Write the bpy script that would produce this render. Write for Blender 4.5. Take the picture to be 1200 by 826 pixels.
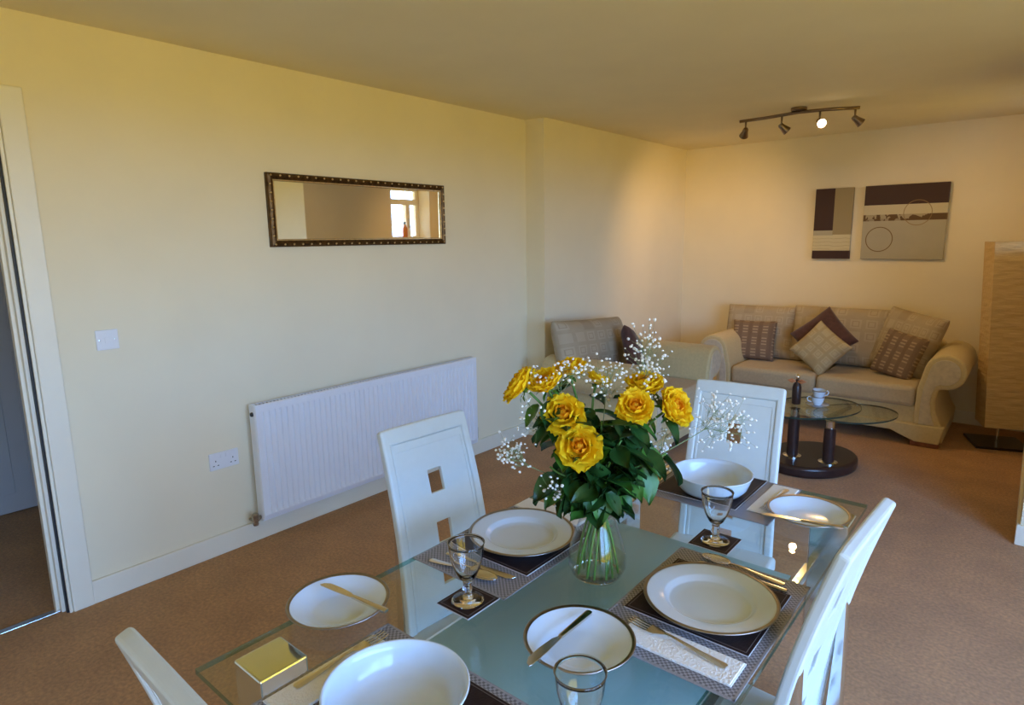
import bpy, bmesh, math, random
from mathutils import Vector, Matrix, Euler
R = math.radians
random.seed(7)
for o in list(bpy.data.objects): bpy.data.objects.remove(o)
S = bpy.context.scene
C = S.collection

# ------------------------------------------------------------------ camera
cam_d = bpy.data.cameras.new('camera'); cam = bpy.data.objects.new('camera', cam_d); C.objects.link(cam)
cam_d.sensor_fit = 'HORIZONTAL'; cam_d.sensor_width = 36; cam_d.lens = 736.9 * 36 / 1200
cam_d.clip_start = .02
yaw, pitch, roll = R(39.939), R(10.1575), R(-.8038)
fw = Vector((-math.sin(yaw)*math.cos(pitch), math.cos(yaw)*math.cos(pitch), -math.sin(pitch)))
rt = Vector((math.cos(yaw), math.sin(yaw), 0)); up = rt.cross(fw)
rt2 = rt*math.cos(roll) + up*math.sin(roll); up2 = up*math.cos(roll) - rt*math.sin(roll)
m = Matrix((rt2, up2, -fw)).transposed().to_4x4(); m.translation = (3.025, 0, 1.535)
cam.matrix_world = m
S.camera = cam

# ------------------------------------------------------------------ sky and exposure
S.view_settings.view_transform = 'Standard'; S.view_settings.look = 'None'
S.view_settings.gamma = 1; S.view_settings.use_curve_mapping = False
S.view_settings.exposure = -0.08
S.cycles.transparent_max_bounces = 40
SKY = 20.0
wd = bpy.data.worlds.new('sky'); S.world = wd; wd.use_nodes = True
nt = wd.node_tree; nt.nodes.clear()
out = nt.nodes.new('ShaderNodeOutputWorld'); bg = nt.nodes.new('ShaderNodeBackground')
tc = nt.nodes.new('ShaderNodeTexCoord'); sp = nt.nodes.new('ShaderNodeSeparateXYZ'); rp = nt.nodes.new('ShaderNodeValToRGB')
mp = nt.nodes.new('ShaderNodeMapRange'); mp.inputs['From Min'].default_value = -1; mp.inputs['From Max'].default_value = 1
e = rp.color_ramp.elements
e[0].position = 0; e[0].color = (.20, .145, .018, 1)
e[1].position = 1; e[1].color = (.22, .45, 1, 1)
for pos, c in ((.485, (.25, .185, .022, 1)), (.505, (.31, .555, 1, 1)), (.62, (.25, .49, 1, 1))):
    k = e.new(pos); k.color = c
nt.links.new(tc.outputs['Generated'], sp.inputs[0]); nt.links.new(sp.outputs['Z'], mp.inputs['Value'])
nt.links.new(mp.outputs[0], rp.inputs[0]); nt.links.new(rp.outputs[0], bg.inputs[0]); bg.inputs[1].default_value = SKY
nt.links.new(bg.outputs[0], out.inputs[0])

def portal(loc, rot, sx, sy):
    l = bpy.data.lights.new('window_portal', 'AREA'); l.shape = 'RECTANGLE'; l.size = sx; l.size_y = sy
    l.cycles.is_portal = True
    o = bpy.data.objects.new('window_portal', l); C.objects.link(o); o.location = loc; o.rotation_euler = rot
    return o
# patio window in the dining side wall, small window in the sitting side wall
XB = 5.0                           # plane of the window wall on the right
PW = (-1.4, 2.3, .15, 2.18)         # y0 y1 z0 z1 of the patio window
SW = (5.04, 5.66, 1.42, 2.2)       # the small window, wall plane x = 3.08
portal((XB+.06, (PW[0]+PW[1])/2, (PW[2]+PW[3])/2), (0, R(90), 0), PW[3]-PW[2], PW[1]-PW[0])
portal((3.37, (SW[0]+SW[1])/2, (SW[2]+SW[3])/2), (0, R(90), 0), SW[3]-SW[2], SW[1]-SW[0])

# ------------------------------------------------------------------ materials
def mat(name, col, rough=.5, metal=0, var=.0, vscale=20, bump=0, bscale=200, spec=.5, coat=0, trans=0, ior=1.45, sheen=0, em=None, subs=0):
    M = bpy.data.materials.new(name); M.use_nodes = True
    n = M.node_tree; b = n.nodes['Principled BSDF']
    b.inputs['Base Color'].default_value = (*col, 1); b.inputs['Roughness'].default_value = rough
    b.inputs['Metallic'].default_value = metal; b.inputs['Specular IOR Level'].default_value = spec
    b.inputs['Coat Weight'].default_value = coat; b.inputs['Transmission Weight'].default_value = trans
    b.inputs['IOR'].default_value = ior; b.inputs['Sheen Weight'].default_value = sheen
    if subs: b.inputs['Subsurface Weight'].default_value = subs; b.inputs['Subsurface Radius'].default_value = (.01, .006, .003)
    if em: b.inputs['Emission Color'].default_value = (*em[0], 1); b.inputs['Emission Strength'].default_value = em[1]
    t = n.nodes.new('ShaderNodeTexCoord')
    z = n.nodes.new('ShaderNodeTexNoise'); z.inputs['Scale'].default_value = vscale; z.inputs['Detail'].default_value = 4
    n.links.new(t.outputs['Object'], z.inputs['Vector'])
    if var:
        r = n.nodes.new('ShaderNodeValToRGB'); r.color_ramp.elements[0].position = .3; r.color_ramp.elements[1].position = .7
        r.color_ramp.elements[0].color = (*[max(0, c*(1-var)) for c in col], 1)
        r.color_ramp.elements[1].color = (*[min(1, c*(1+var)) for c in col], 1)
        n.links.new(z.outputs[0], r.inputs[0]); n.links.new(r.outputs[0], b.inputs['Base Color'])
    if bump:
        z2 = n.nodes.new('ShaderNodeTexNoise'); z2.inputs['Scale'].default_value = bscale; z2.inputs['Detail'].default_value = 3
        n.links.new(t.outputs['Object'], z2.inputs['Vector'])
        bp = n.nodes.new('ShaderNodeBump'); bp.inputs['Strength'].default_value = bump; bp.inputs['Distance'].default_value = .004
        n.links.new(z2.outputs[0], bp.inputs['Height']); n.links.new(bp.outputs[0], b.inputs['Normal'])
    return M

def thin_glass(name, tint, f0=.04, rough=.01, frost=0):
    """architectural pane: clear (tinted) transmission plus a fresnel reflection"""
    M = bpy.data.materials.new(name); M.use_nodes = True
    n = M.node_tree; n.nodes.clear()
    o = n.nodes.new('ShaderNodeOutputMaterial'); tr = n.nodes.new('ShaderNodeBsdfTransparent'); tr.inputs[0].default_value = (*tint, 1)
    g = n.nodes.new('ShaderNodeBsdfGlossy'); g.inputs['Roughness'].default_value = rough
    lw = n.nodes.new('ShaderNodeLayerWeight'); lw.inputs[0].default_value = .5
    pw = n.nodes.new('ShaderNodeMath'); pw.operation = 'POWER'; pw.inputs[1].default_value = 5; n.links.new(lw.outputs['Facing'], pw.inputs[0])
    fr = n.nodes.new('ShaderNodeMath'); fr.operation = 'MULTIPLY_ADD'; fr.inputs[1].default_value = 1-f0; fr.inputs[2].default_value = f0; n.links.new(pw.outputs[0], fr.inputs[0])
    mx = n.nodes.new('ShaderNodeMixShader')
    n.links.new(fr.outputs[0], mx.inputs[0])
    src = tr
    if frost:
        df = n.nodes.new('ShaderNodeBsdfDiffuse'); df.inputs[0].default_value = (.56, .76, .78, 1)
        tl = n.nodes.new('ShaderNodeBsdfTranslucent'); tl.inputs[0].default_value = (.56, .76, .78, 1)
        m2 = n.nodes.new('ShaderNodeMixShader'); m2.inputs[0].default_value = .35
        n.links.new(df.outputs[0], m2.inputs[1]); n.links.new(tl.outputs[0], m2.inputs[2])
        m3 = n.nodes.new('ShaderNodeMixShader'); m3.inputs[0].default_value = frost
        n.links.new(tr.outputs[0], m3.inputs[1]); n.links.new(m2.outputs[0], m3.inputs[2]); src = m3
    n.links.new(src.outputs[0], mx.inputs[1]); n.links.new(g.outputs[0], mx.inputs[2]); n.links.new(mx.outputs[0], o.inputs[0])
    return M

class Nodes:
    """tiny helper for procedural prints and weaves"""
    def __init__(s, name, rough=.7, coord='Generated'):
        s.M = bpy.data.materials.new(name); s.M.use_nodes = True; s.n = s.M.node_tree
        s.b = s.n.nodes['Principled BSDF']; s.b.inputs['Roughness'].default_value = rough
        t = s.n.nodes.new('ShaderNodeTexCoord'); s.co = t.outputs[coord]
        sep = s.n.nodes.new('ShaderNodeSeparateXYZ'); s.n.links.new(s.co, sep.inputs[0])
        s.x, s.y, s.z = sep.outputs
    def m(s, op, a, b=0., c=0.):
        q = s.n.nodes.new('ShaderNodeMath'); q.operation = op
        for i, v in enumerate((a, b, c)):
            if isinstance(v, (int, float)): q.inputs[i].default_value = v
            else: s.n.links.new(v, q.inputs[i])
        return q.outputs[0]
    def band(s, a, lo, hi): return s.m('MULTIPLY', s.m('GREATER_THAN', a, lo), s.m('LESS_THAN', a, hi))
    def rect(s, a, b, x0, x1, y0, y1): return s.m('MULTIPLY', s.band(a, x0, x1), s.band(b, y0, y1))
    def mix(s, f, a, b):
        q = s.n.nodes.new('ShaderNodeMix'); q.data_type = 'RGBA'
        if isinstance(f, (int, float)): q.inputs[0].default_value = f
        else: s.n.links.new(f, q.inputs[0])
        for i, v in ((6, a), (7, b)):
            if isinstance(v, tuple): q.inputs[i].default_value = (*v, 1)
            else: s.n.links.new(v, q.inputs[i])
        return q.outputs[2]
    def noise(s, sc, det=3, vec=None):
        q = s.n.nodes.new('ShaderNodeTexNoise'); q.inputs['Scale'].default_value = sc; q.inputs['Detail'].default_value = det
        s.n.links.new(vec if vec else s.co, q.inputs['Vector']); return q.outputs[0]
    def white(s, a, b):
        c = s.n.nodes.new('ShaderNodeCombineXYZ'); s.n.links.new(a, c.inputs[0]); s.n.links.new(b, c.inputs[1])
        q = s.n.nodes.new('ShaderNodeTexWhiteNoise'); q.noise_dimensions = '2D'; s.n.links.new(c.outputs[0], q.inputs['Vector']); return q.outputs['Value']
    def done(s, col, bump=None, strength=.3, dist=.003):
        s.n.links.new(col, s.b.inputs['Base Color'])
        if bump is not None:
            q = s.n.nodes.new('ShaderNodeBump'); q.inputs['Strength'].default_value = strength; q.inputs['Distance'].default_value = dist
            s.n.links.new(bump, q.inputs['Height']); s.n.links.new(q.outputs[0], s.b.inputs['Normal'])
        return s.M

wall_m = mat('cream_paint', (.88, .79, .585), .75, var=.02, vscale=3, bump=.12, bscale=260, spec=.25)
ceil_m = mat('ceiling_paint', (.86, .77, .53), .85, var=.02, vscale=3, bump=.08, bscale=200, spec=.2)
trim_m = mat('white_gloss_paint', (.87, .82, .68), .35, var=.015, vscale=8)
carpet_m = mat('tan_carpet', (.51, .27, .112), .95, var=.22, vscale=75, bump=.9, bscale=420, spec=.1, sheen=.25)
# slow wear variation of the pile
n = carpet_m.node_tree; cr = [q for q in n.nodes if q.type == 'VALTORGB'][0]; pb = n.nodes['Principled BSDF']
big = n.nodes.new('ShaderNodeTexNoise'); big.inputs['Scale'].default_value = 5; big.inputs['Detail'].default_value = 5
mr_ = n.nodes.new('ShaderNodeMapRange'); mr_.inputs['From Min'].default_value = .3; mr_.inputs['From Max'].default_value = .7; mr_.inputs['To Min'].default_value = .86; mr_.inputs['To Max'].default_value = 1.08
mm_ = n.nodes.new('ShaderNodeMix'); mm_.data_type = 'RGBA'; mm_.blend_type = 'MULTIPLY'; mm_.inputs[0].default_value = 1
n.links.new([q for q in n.nodes if q.type == 'TEX_COORD'][0].outputs['Object'], big.inputs['Vector'])
n.links.new(big.outputs[0], mr_.inputs[0]); n.links.new(cr.outputs[0], mm_.inputs[6]); n.links.new(mr_.outputs[0], mm_.inputs[7]); n.links.new(mm_.outputs[2], pb.inputs['Base Color'])
plastic_m = mat('white_plastic', (.82, .83, .86), .35, var=.01)
rad_m = mat('radiator_enamel', (.86, .89, .95), .3, var=.01)
black_m = mat('black_plastic', (.02, .02, .022), .5, var=.1)
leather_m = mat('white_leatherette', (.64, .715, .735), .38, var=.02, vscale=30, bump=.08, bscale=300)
chrome_m = mat('chrome', (.78, .79, .80), .12, 1, var=.03, vscale=15)
steel_m = mat('cutlery_steel', (.72, .71, .69), .17, 1, var=.04, vscale=40)
brushed_m = mat('brushed_nickel', (.27, .20, .14), .3, 1, var=.1, vscale=60)
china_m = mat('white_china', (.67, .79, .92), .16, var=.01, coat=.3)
rim_m = mat('platinum_rim', (.34, .31, .28), .30, 1, var=.1, vscale=50)
glass_m = mat('clear_glass', (1, 1, 1), .0, trans=1, ior=1.45)
glass_m.node_tree.nodes['Principled BSDF'].inputs['Roughness'].default_value = 0
table_glass_m = thin_glass('table_glass', (.955, .985, .965))
edge_glass_m = thin_glass('glass_edge_green', (.30, .62, .56), f0=.16, rough=.05)
frost_m = thin_glass('frosted_glass', (.80, .93, .88), rough=.25, frost=.78)
pane_m = thin_glass('window_pane', (.97, .98, .98))
vase_m = thin_glass('vase_glass', (.985, .995, .99), f0=.03)
water_m = thin_glass('vase_water', (.90, .93, .86))
smoke_m = thin_glass('coffee_table_glass', (.93, .96, .90))
dark_m = mat('dark_brown_veneer', (.035, .018, .016), .3, var=.2, vscale=25)
sofa_m = mat('cream_upholstery', (.62, .50, .26), .7, var=.06, vscale=60, bump=.3, bscale=350, sheen=.2)
seat_m = mat('sand_upholstery', (.54, .435, .27), .75, var=.07, vscale=70, bump=.35, bscale=380, sheen=.2)
brown_m = mat('brown_velvet', (.085, .035, .03), .8, var=.2, vscale=40, bump=.2, bscale=250, sheen=.3)
wood_m = mat('red_brown_wood', (.28, .10, .04), .4, var=.25, vscale=30)
mirror_m = mat('mirror_silver', (.90, .90, .88), .015, 1)
gilt_m = mat('aged_gilt', (.10, .055, .02), .38, .7, var=.5, vscale=45)
gold_m = mat('gold_bead', (.75, .56, .28), .3, .9, var=.2, vscale=60)
napkin_m = mat('white_napkin_paper', (.86, .85, .82), .85, var=.02, bump=.7, bscale=180)
darkmat_m = mat('dark_leather', (.022, .011, .011), .5, var=.25, vscale=60, bump=.3, bscale=260, spec=.25)
thread_m = mat('brown_thread', (.14, .11, .10), .6, var=.1)
stitch_m = mat('silver_stitching', (.55, .54, .55), .5, var=.1)
leaf_m = mat('rose_leaf_green', (.016, .066, .014), .4, var=.4, vscale=25)
leaf2_m = mat('rose_leaf_fresh', (.045, .16, .02), .4, var=.3, vscale=25)
stem_m = mat('stem_green', (.085, .21, .03), .5, var=.3, vscale=30)
gyp_m = mat('gypsophila_white', (.86, .88, .88), .8, var=.03)
gypstem_m = mat('gypsophila_stem', (.20, .27, .13), .6, var=.2)
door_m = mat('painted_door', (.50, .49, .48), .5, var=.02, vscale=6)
brass_m = mat('tarnished_valve_metal', (.42, .37, .30), .3, 1, var=.25, vscale=60)
amber_m = mat('amber_bottle', (.62, .20, .03), .3, var=.1)
copper_m = mat('copper_ribbon', (.55, .22, .09), .4, var=.15)

def petal_mat(name, col, var):
    N = Nodes(name, .5, 'Object'); n = N.n
    z = N.noise(60, 3); c = N.mix(z, tuple(q*(1-var) for q in col), tuple(min(1, q*(1+var)) for q in col))
    N.done(c); N.b.inputs['Specular IOR Level'].default_value = .15
    tl = n.nodes.new('ShaderNodeBsdfTranslucent'); n.links.new(c, tl.inputs[0])
    mx = n.nodes.new('ShaderNodeMixShader'); mx.inputs[0].default_value = .42
    o = [q for q in n.nodes if q.type == 'OUTPUT_MATERIAL'][0]
    n.links.new(N.b.outputs[0], mx.inputs[1]); n.links.new(tl.outputs[0], mx.inputs[2]); n.links.new(mx.outputs[0], o.inputs[0])
    return N.M
def paper_mat():
    N = Nodes('crinkled_paper', .85, 'Object')
    sc = N.n.nodes.new('ShaderNodeMapping'); sc.inputs['Scale'].default_value = (4, 4, 22); N.n.links.new(N.co, sc.inputs[0])
    z = N.noise(1.6, 5, sc.outputs[0])
    return N.done(N.mix(z, (.52, .35, .14), (.66, .48, .23)), z, .9, .012)
paper_m = paper_mat()
yel_m = petal_mat('rose_yellow', (1., .70, .02), .05)
yel2_m = petal_mat('rose_heart_amber', (1., .50, .02), .08)

def woven_mat():
    N = Nodes('grey_woven_vinyl', .45, 'Object')
    k = 1/.0052
    xx = N.m('MULTIPLY', N.x, k); yy = N.m('MULTIPLY', N.y, k)
    ch = N.m('MODULO', N.m('ADD', N.m('FLOOR', N.m('ADD', xx, 1000)), N.m('FLOOR', N.m('ADD', yy, 1000))), 2.)
    col = N.mix(ch, (.15, .15, .168), (.37, .37, .42))
    N.b.inputs['Metallic'].default_value = .25
    return N.done(col, ch, .5, .002)
woven_m = woven_mat()

def fabric_mat(name, base, dark, light, nx=6, ny=5):
    """upholstery with a scatter of concentric square motifs"""
    N = Nodes(name, .8, 'UV')
    fx = N.m('MULTIPLY', N.x, nx); fy = N.m('MULTIPLY', N.y, ny)
    rnd = N.white(N.m('FLOOR', fx), N.m('FLOOR', fy))
    cx = N.m('ABSOLUTE', N.m('SUBTRACT', N.m('FRACT', fx), .5)); cy = N.m('ABSOLUTE', N.m('SUBTRACT', N.m('FRACT', fy), .5))
    d = N.m('MAXIMUM', cx, cy)
    ring = N.m('MULTIPLY', N.band(d, .17, .23), N.m('GREATER_THAN', rnd, .45))
    panel = N.m('MULTIPLY', N.m('LESS_THAN', d, .36), N.m('GREATER_THAN', rnd, .38))
    z = N.noise(14, 4)
    c = N.mix(z, tuple(q*.86 for q in base), base)
    c = N.mix(N.m('MULTIPLY', panel, .45), c, light)
    c = N.mix(N.m('MULTIPLY', N.band(rnd, .05, .3), .28), c, dark)
    c = N.mix(N.m('MULTIPLY', ring, .45), c, dark)
    return N.done(c, N.noise(160), .3, .003)
pillow_m = fabric_mat('patterned_upholstery', (.46, .375, .255), (.27, .195, .12), (.54, .46, .33), 7, 5)
beigecush_m = fabric_mat('pale_square_print', (.48, .38, .21), (.36, .265, .13), (.60, .52, .33), 4, 4)

def dash_mat():
    N = Nodes('brown_dash_weave', .85, 'UV')
    fx = N.m('MULTIPLY', N.x, 4.5); fy = N.m('MULTIPLY', N.y, 14)
    big = N.m('MODULO', N.m('FLOOR', N.m('DIVIDE', fy, 3.)), 2.)
    dash = N.m('MULTIPLY', N.band(N.m('FRACT', fx), .25, .75), N.band(N.m('FRACT', fy), .3, .7))
    dash = N.m('MULTIPLY', dash, N.m('GREATER_THAN', N.m('FRACT', N.m('DIVIDE', fy, 4.)), .24))
    col = N.mix(N.band(N.m('FRACT', fx), .18, .82), (.19, .125, .082), (.225, .152, .10))
    c = N.mix(N.m('MULTIPLY', dash, .75), col, (.48, .36, .23))
    return N.done(c, N.noise(120), .3, .003)
dash_m = dash_mat()

# ------------------------------------------------------------------ mesh helpers
def obj(name, bm, m, parent=None, smooth=False, bevel=0, seg=2, subsurf=0, auto=None):
    me = bpy.data.meshes.new(name)
    if isinstance(bm, tuple): me.from_pydata(*bm)
    else:
        bmesh.ops.recalc_face_normals(bm, faces=bm.faces); bm.to_mesh(me); bm.free()
    for q in (m if isinstance(m, (list, tuple)) else [m]): me.materials.append(q)
    if smooth or subsurf:
        for p in me.polygons: p.use_smooth = True
    if auto is not None and hasattr(me, 'set_sharp_from_angle'): me.set_sharp_from_angle(angle=R(auto))
    o = bpy.data.objects.new(name, me); C.objects.link(o)
    if parent: o.parent = parent
    if bevel:
        b = o.modifiers.new('bevel', 'BEVEL'); b.width = bevel; b.segments = seg; b.limit_method = 'ANGLE'; b.angle_limit = R(40)
    if subsurf:
        s = o.modifiers.new('sub', 'SUBSURF'); s.levels = subsurf; s.render_levels = subsurf
    return o
def thing(name, label, cat, loc=(0, 0, 0), rz=0, group=None):
    o = bpy.data.objects.new(name, None); C.objects.link(o); o.empty_display_size = .1
    o.location = loc; o.rotation_euler = (0, 0, rz)
    return tag(o, label, cat, group)
def tag(o, label, cat, group=None):
    o['label'] = label; o['category'] = cat
    if group: o['group'] = group
    return o
def struct(o): o['kind'] = 'structure'; return o
def dup(root, loc, rz, label, group=None):
    r = root.copy(); C.objects.link(r); r.location = loc; r.rotation_euler = (0, 0, rz); r['label'] = label
    if group: r['group'] = group
    for ch in list(root.children):
        c = ch.copy(); C.objects.link(c); c.parent = r
        for g in list(ch.children):
            d = g.copy(); C.objects.link(d); d.parent = c
    return r
def box(bm, x0, x1, y0, y1, z0, z1):
    v = [bm.verts.new(p) for p in ((x0,y0,z0),(x1,y0,z0),(x1,y1,z0),(x0,y1,z0),(x0,y0,z1),(x1,y0,z1),(x1,y1,z1),(x0,y1,z1))]
    for f in ((3,2,1,0),(4,5,6,7),(0,1,5,4),(1,2,6,5),(2,3,7,6),(3,0,4,7)): bm.faces.new([v[i] for i in f])
    return bm
def B(*boxes):
    bm = bmesh.new()
    for b in boxes: box(bm, *b)
    return bm
def lathe(prof, n=40, bm=None, close=False):
    """prof: list of (r, z); r=0 ends are closed to a point"""
    bm = bm or bmesh.new(); rings = []
    for r, z in prof:
        if r < 1e-6: rings.append([bm.verts.new((0, 0, z))])
        else: rings.append([bm.verts.new((r*math.cos(2*math.pi*k/n), r*math.sin(2*math.pi*k/n), z)) for k in range(n)])
    for a, b in zip(rings, rings[1:]):
        for k in range(n):
            j = (k+1) % n
            if len(a) == 1 and len(b) == 1: continue
            if len(a) == 1: bm.faces.new((a[0], b[k], b[j]))
            elif len(b) == 1: bm.faces.new((a[k], b[0], a[j]))
            else: bm.faces.new((a[k], b[k], b[j], a[j]))
    return bm
def tube(bm, pts, rad, n=8, cap=True):
    pts = [Vector(p) for p in pts]; rs = rad if isinstance(rad, (list, tuple)) else [rad]*len(pts)
    rings = []; prev = None
    for i, p in enumerate(pts):
        d = (pts[min(i+1, len(pts)-1)] - pts[max(i-1, 0)]).normalized()
        a = d.cross(Vector((0, 0, 1)) if abs(d.z) < .95 else Vector((1, 0, 0))).normalized()
        if prev is not None:
            a = (prev - d*prev.dot(d)); a = a.normalized() if a.length > 1e-6 else d.orthogonal().normalized()
        prev = a; b = d.cross(a)
        rings.append([bm.verts.new(p + (a*math.cos(2*math.pi*k/n) + b*math.sin(2*math.pi*k/n))*rs[i]) for k in range(n)])
    for r0, r1 in zip(rings, rings[1:]):
        for k in range(n):
            j = (k+1) % n; bm.faces.new((r0[k], r0[j], r1[j], r1[k]))
    if cap:
        bm.faces.new(list(reversed(rings[0]))); bm.faces.new(rings[-1])
    return bm
def prism(bm, poly, axis, a, b):
    """extrude a 2D polygon along axis from a to b"""
    def P(u, v, w): return {'x': (w, u, v), 'y': (u, w, v), 'z': (u, v, w)}[axis]
    A = [bm.verts.new(P(u, v, a)) for u, v in poly]; Bv = [bm.verts.new(P(u, v, b)) for u, v in poly]
    n = len(poly)
    for k in range(n):
        j = (k+1) % n; bm.faces.new((A[k], A[j], Bv[j], Bv[k]))
    bm.faces.new(A); bm.faces.new(list(reversed(Bv)))
    return bm
def pillow(w, h, t, n=16, sag=.05, power=.42, bend=0):
    """scatter cushion in the local xz plane, thickness along y, origin at its bottom edge"""
    bm = bmesh.new(); uv = bm.loops.layers.uv.new('uv')
    g = {}
    for s in (1, -1):
        for i in range(n+1):
            for j in range(n+1):
                u = 2*i/n-1; v = 2*j/n-1; edge = i in (0, n) or j in (0, n)
                if edge and s == -1: g[s, i, j] = g[1, i, j]; continue
                x = w/2*u*(1-sag*(1-v*v)); z = h/2*v*(1-sag*(1-u*u))
                th = t/2*max(0, (1-u**4)*(1-v**4))**power
                y = s*th + bend*(u*u)
                wr = .006*math.sin(9*u+3*v)*math.cos(7*v-2*u)*(1-u**4)*(1-v**4)
                g[s, i, j] = bm.verts.new((x, y+wr, z+h/2))
    for s in (1, -1):
        for i in range(n):
            for j in range(n):
                q = [(i, j), (i+1, j), (i+1, j+1), (i, j+1)]
                if s == 1: q.reverse()
                f = bm.faces.new([g[s, a, b] for a, b in q])
                for l, (a, b) in zip(f.loops, q): l[uv].uv = (a/n, b/n)
    return bm
def ring_pts(c, r, n, z): return [(c[0]+r*math.cos(2*math.pi*k/n), c[1]+r*math.sin(2*math.pi*k/n), z) for k in range(n)]

# ------------------------------------------------------------------ room shell
H = 2.4; XR = 3.08; YB = 6.19; YN = -2.2; JY = 3.8; JX = .172; RY = 3.86
struct(obj('floor', B((-1.6, XB+.3, YN-.2, YB+.3, -.1, 0)), carpet_m))
struct(obj('ceiling', B((-1.6, XB+.3, YN-.2, YB+.3, H, H+.1)), ceil_m))
DY0, DY1, DH = -.17, .66, 2.035    # door opening in the left wall
struct(obj('wall_left', B((-.12, 0, YN, DY0, 0, H), (-.12, 0, DY1, JY, 0, H), (-.12, 0, DY0, DY1, DH, H)), wall_m))
struct(obj('wall_left_bay', B((-.12, JX, JY, YB+.1, 0, H)), wall_m))
struct(obj('wall_back', B((JX, XR+.3, YB, YB+.12, 0, H)), wall_m))
y0, y1, z0, z1 = SW
struct(obj('wall_right', B((XR, XR+.3, RY, y0, 0, H), (XR, XR+.3, y1, YB, 0, H), (XR, XR+.3, y0, y1, 0, z0), (XR, XR+.3, y0, y1, z1, H)), wall_m))
struct(obj('wall_return', B((XR+.3, XB, RY, RY+.12, 0, H)), wall_m))
y0, y1, z0, z1 = PW
struct(obj('wall_patio', B((XB, XB+.2, YN, y0, 0, H), (XB, XB+.2, y1, RY+.12, 0, H), (XB, XB+.2, y0, y1, 0, z0), (XB, XB+.2, y0, y1, z1, H)), wall_m))
struct(obj('wall_front', B((-.12, XB+.2, YN-.12, YN, 0, H)), wall_m))
# hallway seen through the door
struct(obj('wall_hall', B((-1.6, -1.48, YN, 1.6, 0, H), (-1.48, -.12, 1.5, 1.6, 0, H), (-1.48, -.12, YN-.1, YN, 0, H)), wall_m))

# skirting boards
def skirt(name, pts, h=.105, t=.016):
    bm = bmesh.new()
    for (x0, x1, y0, y1) in pts: box(bm, x0, x1, y0, y1, 0, h)
    return struct(obj(name, bm, trim_m, bevel=.004))
skirt('baseboard_left', [(0, .016, .745, JY)])
skirt('baseboard_left_bay', [(JX, JX+.016, JY, YB-.016), (.016, JX+.016, JY-.016, JY)])
skirt('baseboard_back', [(JX+.016, XR-.016, YB-.016, YB)])
skirt('baseboard_right', [(XR-.016, XR, RY, YB-.016)])
skirt('baseboard_return', [(XR-.016, XB-.016, RY-.016, RY)])
skirt('baseboard_patio', [(XB-.016, XB, PW[1], RY-.016)])
skirt('baseboard_hall', [(-1.48, -1.464, YN, .40), (-1.48, -1.464, 1.30, 1.5)])

# door casing, lining and threshold
t1 = struct(obj('trim_1', B((-.002, .018, .668, .748, 0, 2.125), (-.002, .018, DY0-.09, DY0-.01, 0, 2.125), (-.002, .018, DY0-.01, .668, 2.045, 2.125)), trim_m, bevel=.005))
obj('inner_bead', B((.0, .010, .655, .667, 0, 2.04)), trim_m, t1, bevel=.002)
t2 = struct(obj('trim_2', B((-.12, -.022, .635, .66, 0, DH), (-.12, -.022, DY0, DY0+.025, 0, DH), (-.12, -.022, DY0, .66, DH-.025, DH)), trim_m, bevel=.003))
obj('door_stop', B((-.085, -.05, .622, .636, 0, DH-.02)), trim_m, t2, bevel=.002)
obj('gap_shade_strip', B((-.020, -.003, .648, .656, 0, DH-.02)), black_m, t2)  # black strip painted in as the shade of the gap between lining and casing
struct(obj('trim_3', B((-.065, -.03, DY0+.02, .635, 0, .008)), chrome_m, bevel=.003))
# hall door
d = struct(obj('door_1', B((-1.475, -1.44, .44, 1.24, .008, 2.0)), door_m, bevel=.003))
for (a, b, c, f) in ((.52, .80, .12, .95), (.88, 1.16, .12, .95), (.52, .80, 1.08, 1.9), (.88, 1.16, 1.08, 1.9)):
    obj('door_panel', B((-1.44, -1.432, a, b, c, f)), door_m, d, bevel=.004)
obj('handle', tube(bmesh.new(), [(-1.44, .5, 1.0), (-1.39, .5, 1.0), (-1.385, .515, 1.0), (-1.385, .61, 1.0)], .009), chrome_m, d, smooth=True)
struct(obj('trim_4', B((-1.48, -1.462, .36, .43, 0, 2.08), (-1.48, -1.462, 1.25, 1.32, 0, 2.08), (-1.48, -1.462, .36, 1.32, 2.01, 2.08)), trim_m, bevel=.004))

# small window in the sitting-room wall (seen in the mirror)
y0, y1, z0, z1 = SW
w1 = struct(obj('window_1', B((XR+.21, XR+.27, y0, y0+.05, z0, z1), (XR+.21, XR+.27, y1-.05, y1, z0, z1), (XR+.21, XR+.27, y0+.05, y1-.05, z0, z0+.05), (XR+.21, XR+.27, y0+.05, y1-.05, z1-.04, z1)), trim_m, bevel=.005))
obj('transom_rail', B((XR+.2, XR+.275, y0+.05, y1-.05, 1.99, 2.06)), trim_m, w1, bevel=.005)
obj('lower_rail', B((XR+.2, XR+.275, y0+.05, y1-.05, 1.55, 1.60)), trim_m, w1, bevel=.005)
obj('casement_stile', B((XR+.2, XR+.275, 5.44, 5.51, 1.60, 1.99)), trim_m, w1, bevel=.005)
obj('casement_handle', B((XR+.185, XR+.2, 5.465, 5.485, 1.70, 1.83)), chrome_m, w1, bevel=.004)
for a, b in ((z0+.05, 1.55), (1.60, 1.99), (2.06, z1-.04)):
    obj('pane', B((XR+.238, XR+.244, y0+.05, y1-.05, a, b)), pane_m, w1)
struct(obj('trim_5', B((XR-.03, XR+.21, y0-.0, y1, z0-.0, z0+.025)), trim_m, bevel=.004))
obj('ledge', B((XR+.10, XR+.21, y0, y1, 1.565, 1.585)), trim_m, w1, bevel=.003)
bt = thing('amber_bottle', 'small amber glass bottle on the ledge of the window seen in the mirror', 'bottle', (XR+.145, 5.36, 1.585))
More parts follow.
